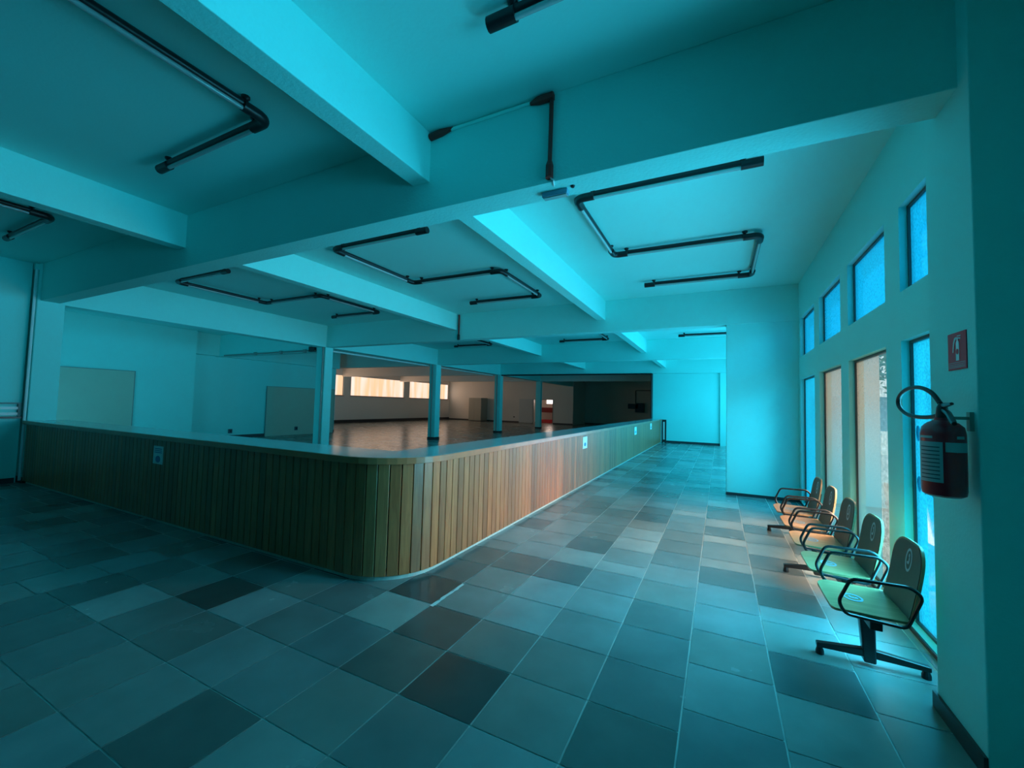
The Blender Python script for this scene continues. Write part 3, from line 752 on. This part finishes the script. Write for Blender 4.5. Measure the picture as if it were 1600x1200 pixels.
labs = ['sunlit orange blinds at the left end of the hall windows', 'sunlit orange blinds in the middle of the hall windows', 'sunlit orange blinds at the right end of the hall windows, behind the second free column']
for (a, b), lab in zip(WO, labs):
    g = bpy.data.objects.new('window_%d' % wn, None); COL.objects.link(g); g.location = (WWX, (a + b) / 2, 1.93); struct(g); wn += 1
    m = MB(); m.box(WWX - .12, WWX - .06, a, b, 1.93, 1.97); m.box(WWX - .12, WWX - .06, a, b, 3.34, 3.38)
    for q in (a, (a + b) / 2 - .03, b - .05): m.box(WWX - .12, WWX - .06, q, q + .05, 1.97, 3.34)
    m.build('window_frame', FRAME, g)
    box(WWX - .1, WWX - .09, a + .05, b - .05, 1.97, 3.34).build('pane', CLEAR, g)
    box(WWX - .02, WWX + .03, a - .05, b + .05, 1.89, 1.93).build('window_sill', mat('reddish_sill', (.35, .12, .08), .5), g)
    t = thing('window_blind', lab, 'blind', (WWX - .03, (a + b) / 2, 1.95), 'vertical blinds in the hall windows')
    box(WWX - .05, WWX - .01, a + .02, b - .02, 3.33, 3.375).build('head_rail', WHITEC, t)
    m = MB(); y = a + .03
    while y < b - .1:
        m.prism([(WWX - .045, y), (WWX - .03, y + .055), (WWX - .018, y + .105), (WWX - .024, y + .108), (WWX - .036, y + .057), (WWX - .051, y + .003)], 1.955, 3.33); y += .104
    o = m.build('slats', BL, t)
cb = thing('cabinet', 'tall beige-grey cabinet against the far hall wall', 'cabinet', (-19.95, 33.1, 0))
box(-20.6, -19.28, 32.35, BACKY - .04, .05, 2.12).build('body', CABM, cb, bevel=.01)
box(-20.58, -19.3, 32.4, BACKY - .04, 0, .05).build('plinth', BASEM, cb)
for x0, x1 in ((-20.59, -19.95), (-19.93, -19.29)):
    d = box(x0, x1, 32.325, 32.35, .08, 2.1).build('door', CABM, cb, bevel=.003)
    xh = x1 - .07 if x0 < -20 else x0 + .05
    h = box(xh, xh + .02, 32.295, 32.325, 1.0, 1.15).build('handle', BLACKM, d); h.matrix_parent_inverse = Matrix.Identity(4); h.matrix_parent_inverse = Matrix.Translation(-cb.location)
g = bpy.data.objects.new('door_1', None); COL.objects.link(g); g.location = (DX0, BACKY, 0); struct(g)
m = MB(); m.box(DX0, DX0 + .05, BACKY - .02, BACKY + .22, 0, DZ); m.box(DX1 - .05, DX1, BACKY - .02, BACKY + .22, 0, DZ); m.box(DX0 + .05, DX1 - .05, BACKY - .02, BACKY + .22, DZ - .05, DZ)
m.build('door_frame', GREYC, g)
box(DX0 - 1.35, DX0 - .02, BACKY - .05, BACKY - .01, .02, DZ).build('door_leaf', mat('pale_door', (.6, .62, .6), .5), g)
# room beyond the doorway
t = thing('red_bench', 'dark red bench seen through the far doorway', 'bench', (-13.8, 36.0, 0))
box(-14.8, -12.6, 35.8, 36.3, .95, 1.4).build('bench_back', mat('dark_red', (.18, .01, .01), .5), t); box(-14.8, -12.6, 35.6, 36.3, .0, .3).build('bench_base', REDP, t)
struct(box(WWX, -11.2, 36.6, 36.8, 0, ZC).build('wall_back_room', HALLW))
pl = thing('wall_lightbox', 'bright window pane glowing through the far doorway', 'window', (-13.6, 36.55, 1.8))
box(-14.6, -12.4, 36.56, 36.6, 1.75, 2.4).build('lit_glass', mat('lit_glass', (.8, .8, .8), .5, emit=((1, .85, .78), 2.2)), pl)
box(-14.65, -12.35, 36.57, 36.605, 1.70, 1.75).build('frame', FRAME, pl)
al = bpy.data.lights.new('back_room_daylight', 'AREA'); al.shape = 'RECTANGLE'; al.size = 2.2; al.size_y = .65; al.energy = 30; al.color = (1, .75, .62)
ao = bpy.data.objects.new('back_room_daylight', al); COL.objects.link(ao); ao.location = (-13.5, 36.5, 2.1); ao.rotation_euler = (math.radians(-90), 0, 0)
t = thing('wall_equipment', 'black irregular equipment box with a thin pipe on the dark hall wall', 'equipment box', (-6.4, 36.9, 1.2))
m = MB(); m.box(-7.1, -6.2, 36.7, 36.99, 1.5, 1.93); m.box(-6.5, -5.75, 36.7, 36.99, 1.2, 2.0); m.build('casing', BLACK, t, bevel=.03)
MB().tube(fillet([(-6.5, 36.95, 1.9), (-6.5, 36.95, 3.1), (-5.0, 36.95, 3.1)], .1), .03, 8).build('pipe_run', BLACK, t, smooth=True)
# small outlets on the hall wall
for x, z, lab in ((-16.5, .45, 'tiny outlet low on the far hall wall'), (-15.6, 1.9, 'tiny switch high on the far hall wall')):
    tag(box(x - .07, x + .07, BACKY - .03, BACKY - .001, z, z + .1).build('wall_switch', BLACK, bevel=.01), lab, 'switch')

# ------------------------------------------------------------------ outside, through the clear strip of glass
def tree(x, y, h, r, label, seed):
    t = thing('garden_tree', label, 'tree', (x, y, -.05), 'trees outside the windows'); rnd = random.Random(seed)
    MB().tube([(x, y, -.05), (x + .08, y, h * .35), (x - .05, y + .1, h * .7)], [.13, .1, .05], 10).build('trunk', BARK, t, smooth=True)
    bm = bmesh.new()
    for k in range(1500):
        v = Vector((rnd.gauss(0, 1), rnd.gauss(0, 1), rnd.gauss(0, 1))).normalized() * r * rnd.uniform(.35, 1)
        c = Vector((x, y, h * .72)) + Vector((v.x, v.y, v.z * .85)); a = Vector((rnd.uniform(-1, 1), rnd.uniform(-1, 1), rnd.uniform(-1, 1))).normalized(); b = a.orthogonal().normalized()
        s = rnd.uniform(.08, .16); q = [c + a * s, c + b * s * .5, c - a * s, c - b * s * .5]
        bm.faces.new([bm.verts.new(p) for p in q])
    mb = MB(); mb.bm.free(); mb.bm = bm; mb.build('foliage', LEAF, t)
tree(5.2, 15.5, 4.6, 1.6, 'leafy tree outside, behind the clear strip of the second window', 1)
tree(8.5, 20.0, 5.5, 2.0, 'second leafy tree outside, farther from the windows', 2)
t = thing('garden_wall', 'blue-grey garden wall with a white base outside the clear glass strip', 'wall', (7, 18, -.05))
box(2.6, 12, 22.0, 22.3, .9, 2.3).build('upper_wall', BLUEG, t); box(2.6, 12, 21.9, 22.3, -.05, .9).build('white_base', WHITEO, t)
